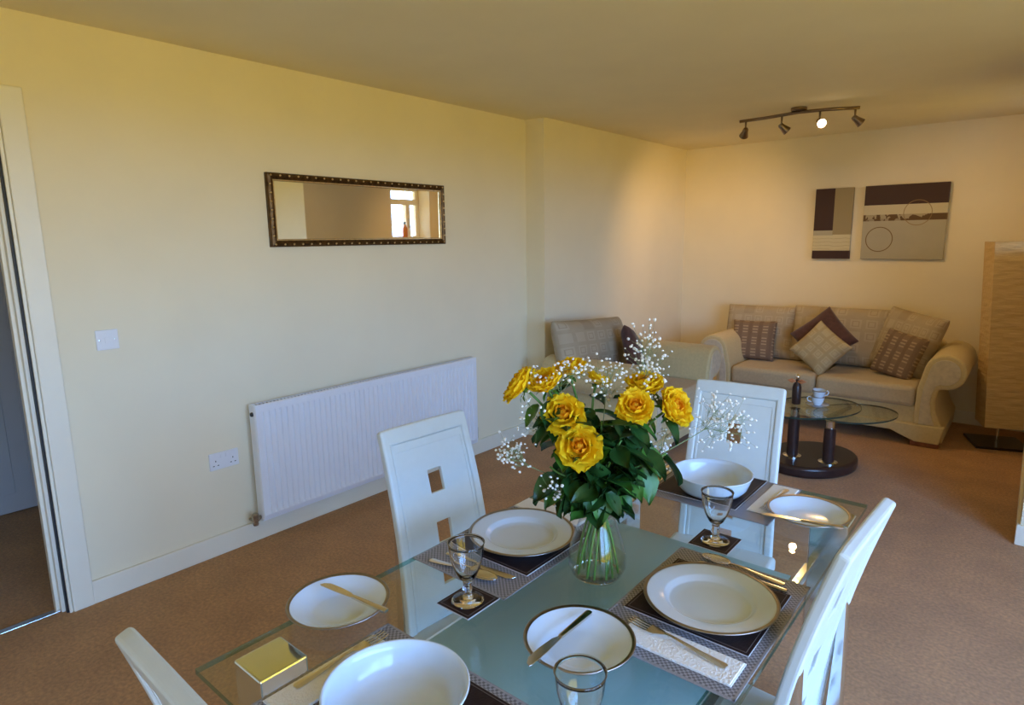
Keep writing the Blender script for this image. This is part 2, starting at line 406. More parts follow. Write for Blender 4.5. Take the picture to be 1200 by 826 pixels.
obj('body', lathe([(0, 0), (.032, 0), (.034, .01), (.034, .105), (.028, .125), (.013, .14), (.012, .165), (0, .165)], 20), amber_m, bt, smooth=True)
obj('cap', lathe([(.0, .160), (.014, .160), (.014, .19), (0, .19)], 16), black_m, bt)

# patio window that lights the room (out of frame, to the right)
y0, y1, z0, z1 = PW
w2 = struct(obj('window_2', B((XB+.05, XB+.11, y0, y0+.06, z0, z1), (XB+.05, XB+.11, y1-.06, y1, z0, z1), (XB+.05, XB+.11, y0, y1, z0, z0+.06), (XB+.05, XB+.11, y0, y1, z1-.06, z1)), trim_m, bevel=.006))
for k in (1, 2):
    yy = y0 + (y1-y0)*k/3
    obj('mullion', B((XB+.045, XB+.115, yy-.05, yy+.05, z0+.06, z1-.06)), trim_m, w2, bevel=.006)
for k in range(3):
    a = y0+(y1-y0)*k/3+.05; b = y0+(y1-y0)*(k+1)/3-.05
    obj('pane', B((XB+.078, XB+.084, a, b, z0+.06, z1-.06)), pane_m, w2)

# ------------------------------------------------------------------ wall fittings
# mirror
mr = thing('wall_mirror', 'long wall mirror in a beaded dark gilt frame above the radiator', 'mirror', (0, 2.316, 1.515))
w, h, fwid = 1.224, .369, .040
def frame_mesh(w, h, prof):
    """mitred picture frame on the x=0 wall; prof: (inset, depth)"""
    bm = bmesh.new(); rings = []
    for ins, dep in prof:
        rings.append([bm.verts.new((dep, s*(w/2-ins), z)) for s, z in ((-1, ins), (1, ins), (1, h-ins), (-1, h-ins))])
    for a, b in zip(rings, rings[1:]):
        for k in range(4): bm.faces.new((a[k], a[(k+1) % 4], b[(k+1) % 4], b[k]))
    return bm
obj('frame', frame_mesh(w, h, [(0, 0), (0, .020), (.004, .026), (.016, .029), (.024, .024), (.030, .022), (.036, .018), (fwid, .012), (fwid, 0)]), gilt_m, mr)
obj('inner_lip', frame_mesh(w-.062, h-.062, [(0, .018), (.002, .0225), (.006, .0225), (.008, .014)]), gold_m, mr).location.z = .031
obj('glass', B((.004, .012, -w/2+.036, w/2-.036, .036, h-.036)), mirror_m, mr)
bm = bmesh.new()
def bead(c, r=.0055):
    mm = Matrix.Translation(c) @ Matrix.Diagonal((.6, 1.25, 1, 1)); bmesh.ops.create_icosphere(bm, subdivisions=1, radius=r, matrix=mm)
k = 24
for i in range(k):
    y = -w/2+.02+(w-.04)*i/(k-1); bead((.029, y, .013)); bead((.029, y, h-.013))
for i in range(1, 8):
    z = .013+(h-.026)*i/8; bead((.029, -w/2+.013, z)); bead((.029, w/2-.013, z))
o = obj('bead_trim', bm, gold_m, mr, smooth=True); o['kind'] = 'stuff'

# switch
sw = thing('light_switch', 'white square blank switch plate on the wall beside the door', 'switch', (0, .925, 1.098))
obj('plate', B((0, .009, -.0425, .0425, 0, .085)), plastic_m, sw, bevel=.003)
obj('rocker', B((.009, .0115, -.011, .011, .030, .055)), plastic_m, sw, bevel=.001)
for s in (-1, 1):
    o = obj('screw', lathe([(0, .002), (.003, .0015), (.0035, 0)], 10), chrome_m, sw); o.rotation_euler = (0, R(90), 0); o.location = (.009, s*.030, .0425)
# double socket
so = thing('double_socket', 'white double power socket low on the wall beside the radiator', 'socket', (0, 1.366, .438))
obj('plate', B((0, .009, -.073, .073, 0, .086)), plastic_m, so, bevel=.003)
for s in (-1, 1):
    obj('rocker', B((.009, .0125, s*.013-.006, s*.013+.006, .058, .076)), plastic_m, so, bevel=.001)
    for dy, dz, a, b in ((0, .045, .002, .004), (-.011, .022, .004, .002), (.011, .022, .004, .002)):
        obj('pin_hole', B((.0085, .0094, s*.043+dy-a, s*.043+dy+a, dz-b, dz+b)), black_m, so)

# radiator
ry0, ry1, rz0, rz1 = 1.502, 3.119, .125, .74
ra = thing('radiator', 'long white ribbed panel radiator under the mirror', 'radiator', (0, 0, 0))
bm = bmesh.new(); poly = []
nr = 48; pitchy = (ry1-ry0-.05)/nr; fx = .094
prof = [(ry0, fx-.012), (ry0+.004, fx-.001), (ry0+.025, fx)]
for i in range(nr):
    y = ry0+.025+i*pitchy
    prof += [(y+pitchy*.12, fx), (y+pitchy*.25, fx-.007), (y+pitchy*.5, fx-.007), (y+pitchy*.62, fx)]
prof += [(ry1-.025, fx), (ry1-.004, fx-.001), (ry1, fx-.012)]
rows = [(rz0, .6), (rz0+.03, 0.), (rz0+.045, 1), (rz1-.05, 1), (rz1-.035, 0), (rz1-.006, 0), (rz1, .5)]
grid = []
for z, kk in rows:
    row = []
    for y, x in prof:
        if z in (rz0, rz1): xx = fx-.010 if z == rz0 else fx-.006
        else: xx = x if kk == 1 else max(x, fx) if ry0+.01 < y < ry1-.01 else x
        row.append(bm.verts.new((xx, y, z)))
    grid.append(row)
for a, b in zip(grid, grid[1:]):
    for k in range(len(a)-1): bm.faces.new((a[k], a[k+1], b[k+1], b[k]))
rp_ = obj('front_panel', bm, rad_m, ra)
for y in (ry0, ry1-.008):
    s = obj('side_panel', B((.03, fx-.011, y, y+.008, rz0+.004, rz1-.002)), rad_m, ra, bevel=.002)
o = obj('vent_plug', lathe([(0, .008), (.010, .008), (.012, 0)], 14), black_m, ra); o.rotation_euler = (R(90), 0, 0); o.location = (.062, ry0, rz1-.05)
bm = bmesh.new()
box(bm, .030, .036, ry0+.008, ry1-.008, rz1-.012, rz1-.004); box(bm, .078, fx-.008, ry0+.008, ry1-.008, rz1-.012, rz1-.004)
k = 80
for i in range(k):
    y = ry0+.012+(ry1-ry0-.03)*i/(k-1); box(bm, .036, .078, y, y+.006, rz1-.012, rz1-.006)
o = obj('top_grille', bm, rad_m, ra); o['kind'] = 'stuff'
obj('rear_panel', B((.030, .042, ry0+.008, ry1-.008, rz0+.02, rz1-.02)), rad_m, ra)
for y in (ry0+.25, ry1-.25): obj('bracket', B((0.0, .031, y-.02, y+.02, rz0+.08, rz1-.1)), rad_m, ra)
vv = obj('valve', lathe([(0, -.022), (.013, -.022), (.015, -.012), (.010, -.008), (.010, .006), (.017, .010), (.017, .036), (.012, .042), (0, .042)], 16), brass_m, ra, smooth=True, auto=30)
vv.location = (.058, ry0-.030, rz0+.004)
o = obj('valve_union', tube(bmesh.new(), [(.058, ry0-.030, rz0+.004), (.058, ry0+.002, rz0+.02)], [.012, .010], 12), brass_m, ra, smooth=True)
o = obj('pipe', tube(bmesh.new(), [(.058, ry0-.03, rz0+.0), (.03, ry0-.03, rz0+.0), (.001, ry0-.03, rz0+.0)], .0075, 10), brass_m, ra, smooth=True)
o = obj('pipe', tube(bmesh.new(), [(.058, ry1+.025, rz0+.10), (.058, ry1+.025, rz0+.02), (.052, ry1+.02, rz0-.0), (.05, ry1-.04, rz0-.005), (.05, ry1-.045, 0.0)], .0075, 10), black_m, ra, smooth=True)
obj('valve_union', tube(bmesh.new(), [(.058, ry1-.002, rz0+.03), (.058, ry1+.026, rz0+.03)], .011, 12), brass_m, ra, smooth=True)

# pictures on the back wall
def canvas(name, label, x0, x1, z0, z1, m):
    t = thing(name, label, 'picture', ((x0+x1)/2, YB, z0))
    obj('canvas', B(((x0-x1)/2, (x1-x0)/2, -.034, -.0, 0, z1-z0)), m, t, bevel=.002)
    obj('stretcher_bar', B(((x0-x1)/2+.03, (x1-x0)/2-.03, -.004, .0, .01, .03)), wood_m, t)
    return t
DK = (.040, .013, .012); CR = (.62, .55, .34); GR = (.34, .27, .14); LG = (.44, .40, .28)
N = Nodes('print_blocks', .6)
c = N.mix(N.band(N.z, -1, .117), CR, DK)
wob = N.m('ABSOLUTE', N.m('SUBTRACT', N.m('FRACT', N.m('ADD', N.m('MULTIPLY', N.z, 20), N.m('MULTIPLY', N.noise(3), 1.4))), .5))
c = N.mix(N.m('MULTIPLY', N.m('MULTIPLY', N.band(N.z, .13, .30), N.m('LESS_THAN', wob, .06)), .5), c, (.28, .22, .10))
c = N.mix(N.rect(N.x, N.z, -1, .54, .335, .41), c, LG)
c = N.mix(N.rect(N.x, N.z, -1, .52, .405, 2), c, DK)
c = N.mix(N.rect(N.x, N.z, .52, 2, .345, 2), c, GR)
canvas('canvas_picture', 'tall narrow abstract canvas of brown, olive and cream blocks', 1.423, 1.727, 1.331, 1.939, N.done(c, N.noise(220), .2, .001))
N = Nodes('print_circles', .6)
c = N.mix(N.noise(5), (.40, .37, .27), (.47, .43, .32))
c = N.mix(N.band(N.z, .55, .735), c, (.60, .54, .36))
br = N.m('GREATER_THAN', N.noise(7, 5), .50)
c = N.mix(N.m('MULTIPLY', N.band(N.z, .52, .605), N.m('MAXIMUM', br, N.m('MAXIMUM', N.m('GREATER_THAN', N.x, .80), N.m('LESS_THAN', N.x, .03)))), c, (.075, .035, .012))
c = N.mix(N.m('MULTIPLY', N.band(N.z, .52, .605), .45), c, (.16, .09, .03))
c = N.mix(N.band(N.z, .735, 2), c, DK)
def circ(cx, cz, r, wd_):
    dx = N.m('SUBTRACT', N.x, cx); dz = N.m('SUBTRACT', N.z, cz)
    dd = N.m('SQRT', N.m('ADD', N.m('MULTIPLY', dx, dx), N.m('MULTIPLY', dz, dz)))
    return N.band(dd, r-wd_, r+wd_)
c = N.mix(circ(.22, .27, .165, .006), c, (.19, .12, .045))
c = N.mix(N.m('MULTIPLY', circ(.66, .62, .165, .005), .8), c, (.26, .16, .06))
canvas('canvas_picture', 'wide abstract canvas with two thin circles and a dark brown band', 1.815, 2.412, 1.331, 1.941, N.done(c, N.noise(220), .2, .001))

# ceiling track with four spot heads
tk = thing('spotlight_bar', 'bronze ceiling spotlight bar with four heads, one shining at the camera', 'ceiling light', (1.62, 4.77, H))
obj('ceiling_rose', lathe([(0, -.022), (.048, -.022), (.052, -.016), (.052, 0)], 28), brushed_m, tk, smooth=True, auto=30).location = (.02, -.01, 0)
obj('bar', tube(bmesh.new(), [(-.39, -.0, -.040), (-.2, .012, -.035), (.02, -.010, -.030), (.2, -.004, -.035), (.385, .05, -.040)], .011, 12), brushed_m, tk, smooth=True)
bulb_on = mat('lit_halogen_bulb', (1, .9, .7), .3, em=((1, .80, .52), 30))
bulb_off = mat('halogen_reflector', (.75, .72, .66), .15, .8)
heads = [(-.345, 0, (-.55, .75, -.75), 7), (-.095, .004, (.55, .55, -.62), 5), (.155, -.004, (.50, -.75, -.42), 2.0), (.36, .045, (.65, .45, -.6), 1.6)]
for i, (hx, hy, dr, pw) in enumerate(heads):
    dv = Vector(dr).normalized(); piv = Vector((hx, hy, -.105))
    st = obj('stem', tube(bmesh.new(), [(hx, hy, -.042), (hx, hy, -.10)], [.007, .006], 8), brushed_m, tk, smooth=True)
    bm = lathe([(0, -.03), (.014, -.03), (.019, -.022), (.021, .0), (.030, .034), (.032, .040), (.029, .040), (.026, .030), (.0, .026)], 24)
    hd = obj('spot_head', bm, brushed_m, tk, smooth=True, auto=35)
    q = dv.to_track_quat('Z', 'Y'); hd.rotation_mode = 'QUATERNION'; hd.rotation_quaternion = q; hd.location = piv + dv*.014
    bl = obj('bulb', lathe([(0, .0375), (.012, .037), (.024, .033), (.026, .0312)], 20), bulb_on if i == 2 else bulb_off, hd, smooth=True)
    ld = bpy.data.lights.new('spot_lamp', 'SPOT'); ld.energy = pw*5.4; ld.color = (1, .60, .23); ld.spot_size = R(112 if i != 2 else 80); ld.spot_blend = .9; ld.shadow_soft_size = .025
    lo = bpy.data.objects.new('spot_lamp', ld); C.objects.link(lo); lo.parent = hd; lo.location = (0, 0, .045); lo.rotation_euler = (R(180), 0, 0)

# ------------------------------------------------------------------ sofa and armchair
def arm_profile(s):
    """closed outline of the scroll arm in (x, z); s=+1 rolls to +x. x=0 is the inner face"""
    cx, cz, r = .165, .565, .128
    p = [(.0, .10), (.0, .30), (.003, .42)]
    for a in range(170, -101, -18):
        p.append((cx+r*math.cos(R(a)), cz+r*math.sin(R(a))))
    p += [(.135, .425), (.122, .36), (.128, .28), (.16, .20), (.19, .15), (.19, .10)]
    return [(s*x, z) for x, z in p]
def inset_profile(s):
    cx, cz, r = .165, .565, .092
    p = [(.034, .17), (.034, .32), (.042, .43)]
    for a in range(165, -111, -18): p.append((cx+r*math.cos(R(a)), cz+r*math.sin(R(a))))
    p += [(.118, .46), (.098, .40), (.092, .33), (.102, .26), (.125, .19), (.13, .17)]
    return [(s*x, z) for x, z in p]
def make_sofa(name, label, cat, inner, seats, depth, loc, rz):
    """local: centre of the front edge at origin, front faces -y, back at +depth"""
    t = thing(name, label, cat, loc, rz); W2 = inner/2
    obj('base_rail', B((-W2-.02, W2+.02, .02, depth, .15, .30)), sofa_m, t, bevel=.02, seg=3)
    # plinth with raised bottom edge and bracket corners
    poly = [(-W2-.17, .035), (-W2-.02, .035), (-W2+.06, .065), (-W2+.14, .10), (W2-.14, .10), (W2-.06, .065), (W2+.02, .035), (W2+.17, .035), (W2+.195, .165), (-W2-.195, .165)]
    obj('plinth', prism(bmesh.new(), poly, 'y', -.015, .04), sofa_m, t, bevel=.008)
    for s in (-1, 1):
        obj('side_skirt', B((s*(W2+.155)-.03, s*(W2+.155)+.03, .04, depth-.02, .035, .16)), sofa_m, t, bevel=.008)
        a = obj('arm', prism(bmesh.new(), [(s*W2+x, z) for x, z in arm_profile(s)], 'y', 0, depth-.03), sofa_m, t, bevel=.025, seg=4, smooth=True, auto=50)
        obj('arm_panel', prism(bmesh.new(), [(s*W2+x, z) for x, z in inset_profile(s)], 'y', -.008, .004), pale_m, a, bevel=.004)
        for yy in (.02, depth-.14):
            obj('foot', B((s*(W2+.08)-.09, s*(W2+.08)+.09, yy-.02, yy+.06, 0, .037)), wood_m, t, bevel=.006)
    obj('back_frame', B((-W2-.10, W2+.10, depth-.20, depth, .15, .70)), sofa_m, t, bevel=.06, seg=4, smooth=True, auto=50)
    for k in range(seats):
        a = -W2+inner*k/seats+.004; b = -W2+inner*(k+1)/seats-.004
        obj('seat_cushion', B((a, b, -.005, depth-.19, .285, .44)), seat_m, t, bevel=.035, seg=4, smooth=True, auto=60)
    return t
pale_m = mat('pale_arm_panel', (.60, .52, .38), .75, var=.1, vscale=40, bump=.3, bscale=300)
make_sofa('sofa', 'cream two-seat sofa with scroll arms against the back wall', 'sofa', 1.37, 2, .84, (1.735, 5.30, 0), 0)
make_sofa('armchair', 'cream scroll-arm armchair against the left wall, behind the roses', 'armchair', .72, 1, .88, (1.13, 4.24, 0), R(90))
def cushion(name, label, cat, w, h, t, m, loc, rot, group=None, sag=.05, **k):
    o = obj(name, pillow(w, h, t, sag=sag, **k), m, None, smooth=True, subsurf=1); o.location = loc; o.rotation_euler = rot
    return tag(o, label, cat, group)
g = 'loose back cushions on the sofa'
cushion('back_cushion', 'patterned back cushion at the left end of the sofa', 'cushion', .64, .50, .20, pillow_m, (1.09, 5.83, .43), (R(-14), 0, R(3)), g, sag=.02)
cushion('back_cushion', 'patterned back cushion in the middle of the sofa, behind the dark brown one', 'cushion', .84, .52, .20, pillow_m, (1.77, 5.84, .43), (R(-14), 0, 0), g, sag=.02)
cushion('back_cushion', 'patterned back cushion leaning at the right end of the sofa', 'cushion', .48, .53, .19, pillow_m, (2.20, 5.74, .435), (R(-18), R(9), R(-24)), g, sag=.03)
cushion('scatter_cushion', 'brown dash-weave scatter cushion at the left end of the sofa', 'cushion', .40, .38, .12, dash_m, (1.10, 5.66, .43), (R(-17), R(-1), R(4)))
cushion('scatter_cushion', 'brown dash-weave scatter cushion leaning against the right sofa arm', 'cushion', .34, .38, .12, dash_m, (2.19, 5.60, .43), (R(-20), R(10), R(-24)))
cushion('scatter_cushion', 'dark brown scatter cushion standing on its corner behind the pale one', 'cushion', .40, .40, .13, brown_m, (1.80, 5.66, .50), (0, 0, 0), sag=.07)
cushion('scatter_cushion', 'pale beige scatter cushion on its corner in front of the dark brown one', 'cushion', .36, .36, .13, beigecush_m, (1.76, 5.52, .44), (0, 0, 0), sag=.07)
def diamond(o, x, y, zc, tilt, ang, half):
    # turn the cushion about its centre so that it stands on a corner, then lean it back
    M_ = Matrix.Translation((x, y, zc)) @ Matrix.Rotation(tilt, 4, 'X') @ Matrix.Rotation(ang, 4, 'Y') @ Matrix.Translation((0, 0, -half))
    o.matrix_world = M_
sc_ = [o for o in bpy.data.objects if o.name.startswith('scatter_cushion')]
diamond([o for o in sc_ if 'dark brown scatter' in o['label']][0], 1.695, 5.63, .70, R(-20), R(47), .20)
diamond([o for o in sc_ if 'pale beige' in o['label']][0], 1.71, 5.49, .625, R(-22), R(38), .18)
cushion('back_cushion', 'wide patterned back cushion on the armchair', 'cushion', .98, .50, .20, pillow_m, (.50, 4.05, .455), (R(-15), R(3.5), R(90)), sag=.03)
o = cushion('scatter_cushion', 'dark brown scatter cushion on the armchair', 'cushion', .36, .36, .12, brown_m, (.60, 4.43, .44), (R(-18), R(0), R(75)))
o.matrix_world = Matrix.Translation((.68, 4.27, .665)) @ Matrix.Rotation(R(112), 4, 'Z') @ Matrix.Rotation(R(-18), 4, 'X') @ Matrix.Rotation(R(30), 4, 'Y') @ Matrix.Translation((0, 0, -.18))

# ------------------------------------------------------------------ coffee table, cups, bottle
ct = thing('coffee_table', 'two-tier oval glass coffee table on a dark round base', 'coffee table', (1.95, 4.43, 0))
def ellipse_prism(rx, ry, z0, z1, n=48, ex=1.):
    poly = [(rx*math.cos(2*math.pi*k/n), ry*math.sin(2*math.pi*k/n)) for k in range(n)]
    return prism(bmesh.new(), poly, 'z', z0, z1)
o = obj('base', ellipse_prism(.27, .33, 0, .075), dark_m, ct, bevel=.02, seg=4, smooth=True, auto=50); o.rotation_euler.z = R(-20)
o = obj('glass_top', ellipse_prism(.25, .36, .405, .415), [smoke_m], ct); o.location = (.0, -.05, 0); o.rotation_euler.z = R(-25)
o = obj('glass_top', ellipse_prism(.22, .30, .352, .362), [smoke_m], ct); o.location = (.22, .17, 0); o.rotation_euler.z = R(-25)
for x, y, z in ((.137, -.114, .36), (-.085, -.118, .405)):
    pl = obj('pillar', lathe([(0, .07), (.036, .07), (.036, z-.05), (0, z-.05)], 24), dark_m, ct, smooth=True, auto=40); pl.location = (x, y, 0)
    obj('collar', lathe([(.0, .075), (.058, .075), (.058, .083), (.038, .090), (0, .090)], 24), chrome_m, pl, smooth=True, auto=40)
    obj('cap', lathe([(0, z-.05), (.026, z-.05), (.026, z-.006), (.034, z), (0, z)], 24), chrome_m, pl, smooth=True, auto=40)
ecg = mat('glass_edge_dark', (.02, .045, .035), .2, var=.1)
for (x, y, rx, ry, z) in ((0, -.05, .25, .36, .41), (.22, .17, .22, .30, .357)):
    bm = bmesh.new(); n_ = 48
    ra_ = [bm.verts.new((k_*rx*math.cos(2*math.pi*i/n_), k_*ry*math.sin(2*math.pi*i/n_), zz)) for k_, zz in ((1.001, z-.0052), (1.001, z+.0052)) for i in range(n_)]
    for i in range(n_): bm.faces.new((ra_[i], ra_[(i+1) % n_], ra_[n_+(i+1) % n_], ra_[n_+i]))
    o = obj('glass_edge', bm, ecg, ct, smooth=True); o.location = (x, y, 0); o.rotation_euler.z = R(-25)
cz = .415
sa = thing('saucer', 'white saucer with a dark rim under the stacked teacups', 'saucer', (1.975, 4.42, cz))
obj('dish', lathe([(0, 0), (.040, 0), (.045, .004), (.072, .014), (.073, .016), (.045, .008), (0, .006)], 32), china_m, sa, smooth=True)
obj('rim_band', lathe([(.0705, .0140), (.0735, .0152), (.0733, .0168), (.0705, .0158)], 32), rim_m, sa, smooth=True)
def cup(label, loc, rz, tilt=0):
    t = thing('teacup', label, 'cup', loc, rz, 'stacked teacups on the coffee table')
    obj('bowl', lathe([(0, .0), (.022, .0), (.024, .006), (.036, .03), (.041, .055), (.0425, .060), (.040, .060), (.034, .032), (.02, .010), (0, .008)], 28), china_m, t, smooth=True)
    obj('rim_band', lathe([(.0408, .0555), (.0432, .0585), (.0428, .0612), (.0395, .0608)], 28), rim_m, t, smooth=True)
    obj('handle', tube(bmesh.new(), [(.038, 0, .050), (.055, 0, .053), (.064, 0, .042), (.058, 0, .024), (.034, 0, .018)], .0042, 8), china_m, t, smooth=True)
    t.rotation_euler = (tilt, 0, rz)
cup('lower white teacup standing on the saucer', (1.975, 4.42, cz+.007), R(190))
cup('upper white teacup stacked inside the lower one', (1.978, 4.42, cz+.052), R(40), R(5))
bo = thing('stoppered_bottle', 'slim dark bottle with silver stopper and copper ribbon on the coffee table', 'bottle', (1.845, 4.40, cz))
obj('body', lathe([(0, 0), (.027, 0), (.029, .006), (.029, .115), (.024, .135), (.015, .15), (.014, .165), (0, .165)], 24), dark_m, bo, smooth=True)
obj('stopper', lathe([(0, .160), (.010, .160), (.010, .172), (.016, .182), (.016, .192), (.008, .204), (0, .208)], 20), chrome_m, bo, smooth=True)
bm = bmesh.new()
for s in (-1, 1):
    tube(bm, [(s*.006, -.012, .158), (s*.03, -.016, .168), (s*.056, -.012, .160), (s*.03, -.014, .150), (s*.006, -.012, .156)], [.004, .008, .007, .008, .004], 8)
obj('ribbon', bm, copper_m, bo, smooth=True)

# ------------------------------------------------------------------ paper floor lamp
lp = thing('floor_lamp', 'tall square paper floor lamp by the right end of the sofa', 'floor lamp', (2.905, 5.70, 0), R(18))
obj('base', B((-.165, .165, -.165, .165, 0, .02)), dark_m, lp, bevel=.004)
obj('pole', lathe([(0, .02), (.009, .02), (.009, 1.40), (0, 1.40)], 14), chrome_m, lp, smooth=True, auto=40)
obj('lamp_holder', lathe([(0, .60), (.02, .60), (.02, .66), (.03, .70), (.03, .76), (.012, .80), (0, .80)], 16), plastic_m, lp, smooth=True)
bm = bmesh.new(); s_ = .115; zz0, zz1 = .15, 1.475; nz = 40; cols = []
cor = [(-s_, -s_), (s_, -s_), (s_, s_), (-s_, s_)]
for j in range(nz+1):
    z = zz0+(zz1-zz0)*j/nz; row = []
    for k in range(4):
        for q in range(6):
            a = Vector(cor[k]); b = Vector(cor[(k+1) % 4]); pnt = a.lerp(b, q/6)
            nrm = Vector((b.y-a.y, a.x-b.x)).normalized()
            pnt = pnt + nrm*(.0022*math.sin(j*2.4+q*1.1+k)*(q > 0))
            row.append(bm.verts.new((pnt.x-.068*(z-zz0)/(zz1-zz0), pnt.y, z)))
    cols.append(row)
for a, b in zip(cols, cols[1:]):
    for k in range(24): bm.faces.new((a[k], a[(k+1) % 24], b[(k+1) % 24], b[k]))
sh = obj('paper_shade', bm, paper_m, lp); so_ = sh.modifiers.new('solid', 'SOLIDIFY'); so_.thickness = .0015
for z in (.155, 1.468):
    bm = bmesh.new(); dx = -.068*(z-zz0)/(zz1-zz0); q = s_-.004
    pts = [(dx-q, -q, z), (dx+q, -q, z), (dx+q, q, z), (dx-q, q, z), (dx-q, -q, z)]
    for a, b in zip(pts, pts[1:]): tube(bm, [a, b], .002, 6)
    for a in (pts[0], pts[2]): tube(bm, [a, (0, 0, z)], .0018, 6)
    obj('wire_frame', bm, chrome_m, lp)

# ------------------------------------------------------------------ dining chairs (local: origin on the floor, front faces +y)
def back_y(z):
    t = (z-.30)/.68
    return -.175 - .115*t - .035*math.sin(math.pi*min(1, max(0, t)))*(-.6) - .012*(t**3)
def back_grid(cells):
    """cells(x-index, z-index) -> bool; returns a bmesh of the curved back sheet"""
    bm = bmesh.new(); xs = [-1, -.83, -.76, -.155, .155, .76, .83, 1]
    zs = [.30, .34, .385, .43, .475, .535, .605, .67, .72, .76, .83, .88, .905, .93, .965, .98]
    V = {}
    for i, x in enumerate(xs):
        for j, z in enumerate(zs):
            w_ = .5*(.362-.028*(z-.3)/.68); V[i, j] = (x*w_, back_y(z), z - .004*abs(x)**6*(z > .97))
    vm = {}
    for i in range(len(xs)-1):
        for j in range(len(zs)-1):
            if cells(i, j):
                q = []
                for k in ((i, j), (i+1, j), (i+1, j+1), (i, j+1)):
                    if k not in vm: vm[k] = bm.verts.new(V[k])
                    q.append(vm[k])
                bm.faces.new(q)
    return bm
HOLES = {(3, 2), (3, 4), (3, 6), (3, 9)}
def make_chair(label):
    t = thing('dining_chair', label, 'chair', group='white dining chairs around the glass table')
    b = obj('backrest', back_grid(lambda i, j: 1 <= i <= 5 and j < 13 and (i, j) not in HOLES), leather_m, t)
    md = b.modifiers.new('s', 'SOLIDIFY'); md.thickness = .015; md.offset = 0
    bv = b.modifiers.new('b', 'BEVEL'); bv.width = .003; bv.segments = 2; bv.limit_method = 'ANGLE'; bv.angle_limit = R(45)
    r = obj('padded_border', back_grid(lambda i, j: i in (0, 6) or j >= 13), leather_m, b)
    md = r.modifiers.new('s', 'SOLIDIFY'); md.thickness = .028; md.offset = 0
    bv = r.modifiers.new('b', 'BEVEL'); bv.width = .008; bv.segments = 3; bv.limit_method = 'ANGLE'; bv.angle_limit = R(45)
    r = obj('piping', back_grid(lambda i, j: (i in (1, 5) and j < 13) or (j == 12 and 0 < i < 6)), leather_m, b)
    md = r.modifiers.new('s', 'SOLIDIFY'); md.thickness = .0185; md.offset = 0
    bv = r.modifiers.new('b', 'BEVEL'); bv.width = .002; bv.segments = 2; bv.limit_method = 'ANGLE'; bv.angle_limit = R(45)
    obj('seat', B((-.195, .195, -.185, .215, .315, .372)), leather_m, t, bevel=.018, seg=4, smooth=True, auto=60)
    obj('seat_frame', B((-.175, .175, -.165, .185, .292, .316)), chrome_m, t, bevel=.003)
    for s in (-1, 1):
        obj('leg', prism(bmesh.new(), [(.150, .295), (.190, .295), (.205, 0), (.175, 0)], 'x', s*.165-.014, s*.165+.014), chrome_m, t, bevel=.003)
        obj('leg', prism(bmesh.new(), [(-.226, .72), (-.212, .40), (-.235, 0), (-.268, 0), (-.246, .40), (-.241, .72)], 'x', s*.155-.014, s*.155+.014), chrome_m, t, bevel=.003)
    return t
# face directions: rz = 0 faces +y
ch = make_chair('white dining chair at the near end of the table, back to the camera')
ch.location = (2.21, .285+.285, 0); ch.rotation_euler.z = R(-1)
dup(ch, (1.585+.29, 1.265, 0), R(-90-4), 'white dining chair on the radiator side of the table')
dup(ch, (2.205, 2.36-.29, 0), R(180+4), 'white dining chair at the far end of the table, before the coffee table')
dup(ch, (2.81-.29, 1.345, 0), R(87), 'white dining chair on the right side of the table, seen edge-on')

# ------------------------------------------------------------------ dining table
TX0, TX1, TY0, TY1, TZ = 1.882, 2.704, .425, 2.010, .75
tb = thing('dining_table', 'rectangular clear glass dining table with chrome legs and frosted lower panel', 'table', ((TX0+TX1)/2, (TY0+TY1)/2, 0))
hx, hy = (TX1-TX0)/2, (TY1-TY0)/2
bm = B((-hx, hx, -hy, hy, TZ-.012, TZ)); bm.faces.ensure_lookup_table()
tp = obj('glass_top', bm, [table_glass_m, edge_glass_m], tb)
for p_ in tp.data.polygons:
    if abs(p_.normal.z) < .5: p_.material_index = 1
for sx in (-1, 1):
    for sy in (-1, 1):
        x = sx*(hx-.065); y = sy*(hy-.115)
        lg = obj('leg', B((x-.05, x+.05, y-.05, y+.05, .006, TZ-.0122)), chrome_m, tb, bevel=.004)
        obj('glide', B((x-.03, x+.03, y-.03, y+.03, 0, .006)), black_m, lg)
bm = B((-.288, .288, -.505, .505, .595, .607))
sf = obj('frosted_panel', bm, [frost_m, edge_glass_m], tb)
for p_ in sf.data.polygons:
    if abs(p_.normal.z) < .5: p_.material_index = 1
for sx in (-1, 1):
    obj('support_rail', B((sx*.30-.011, sx*.30+.011, -hy+.16, hy-.16, .570, .594)), chrome_m, tb, bevel=.003)

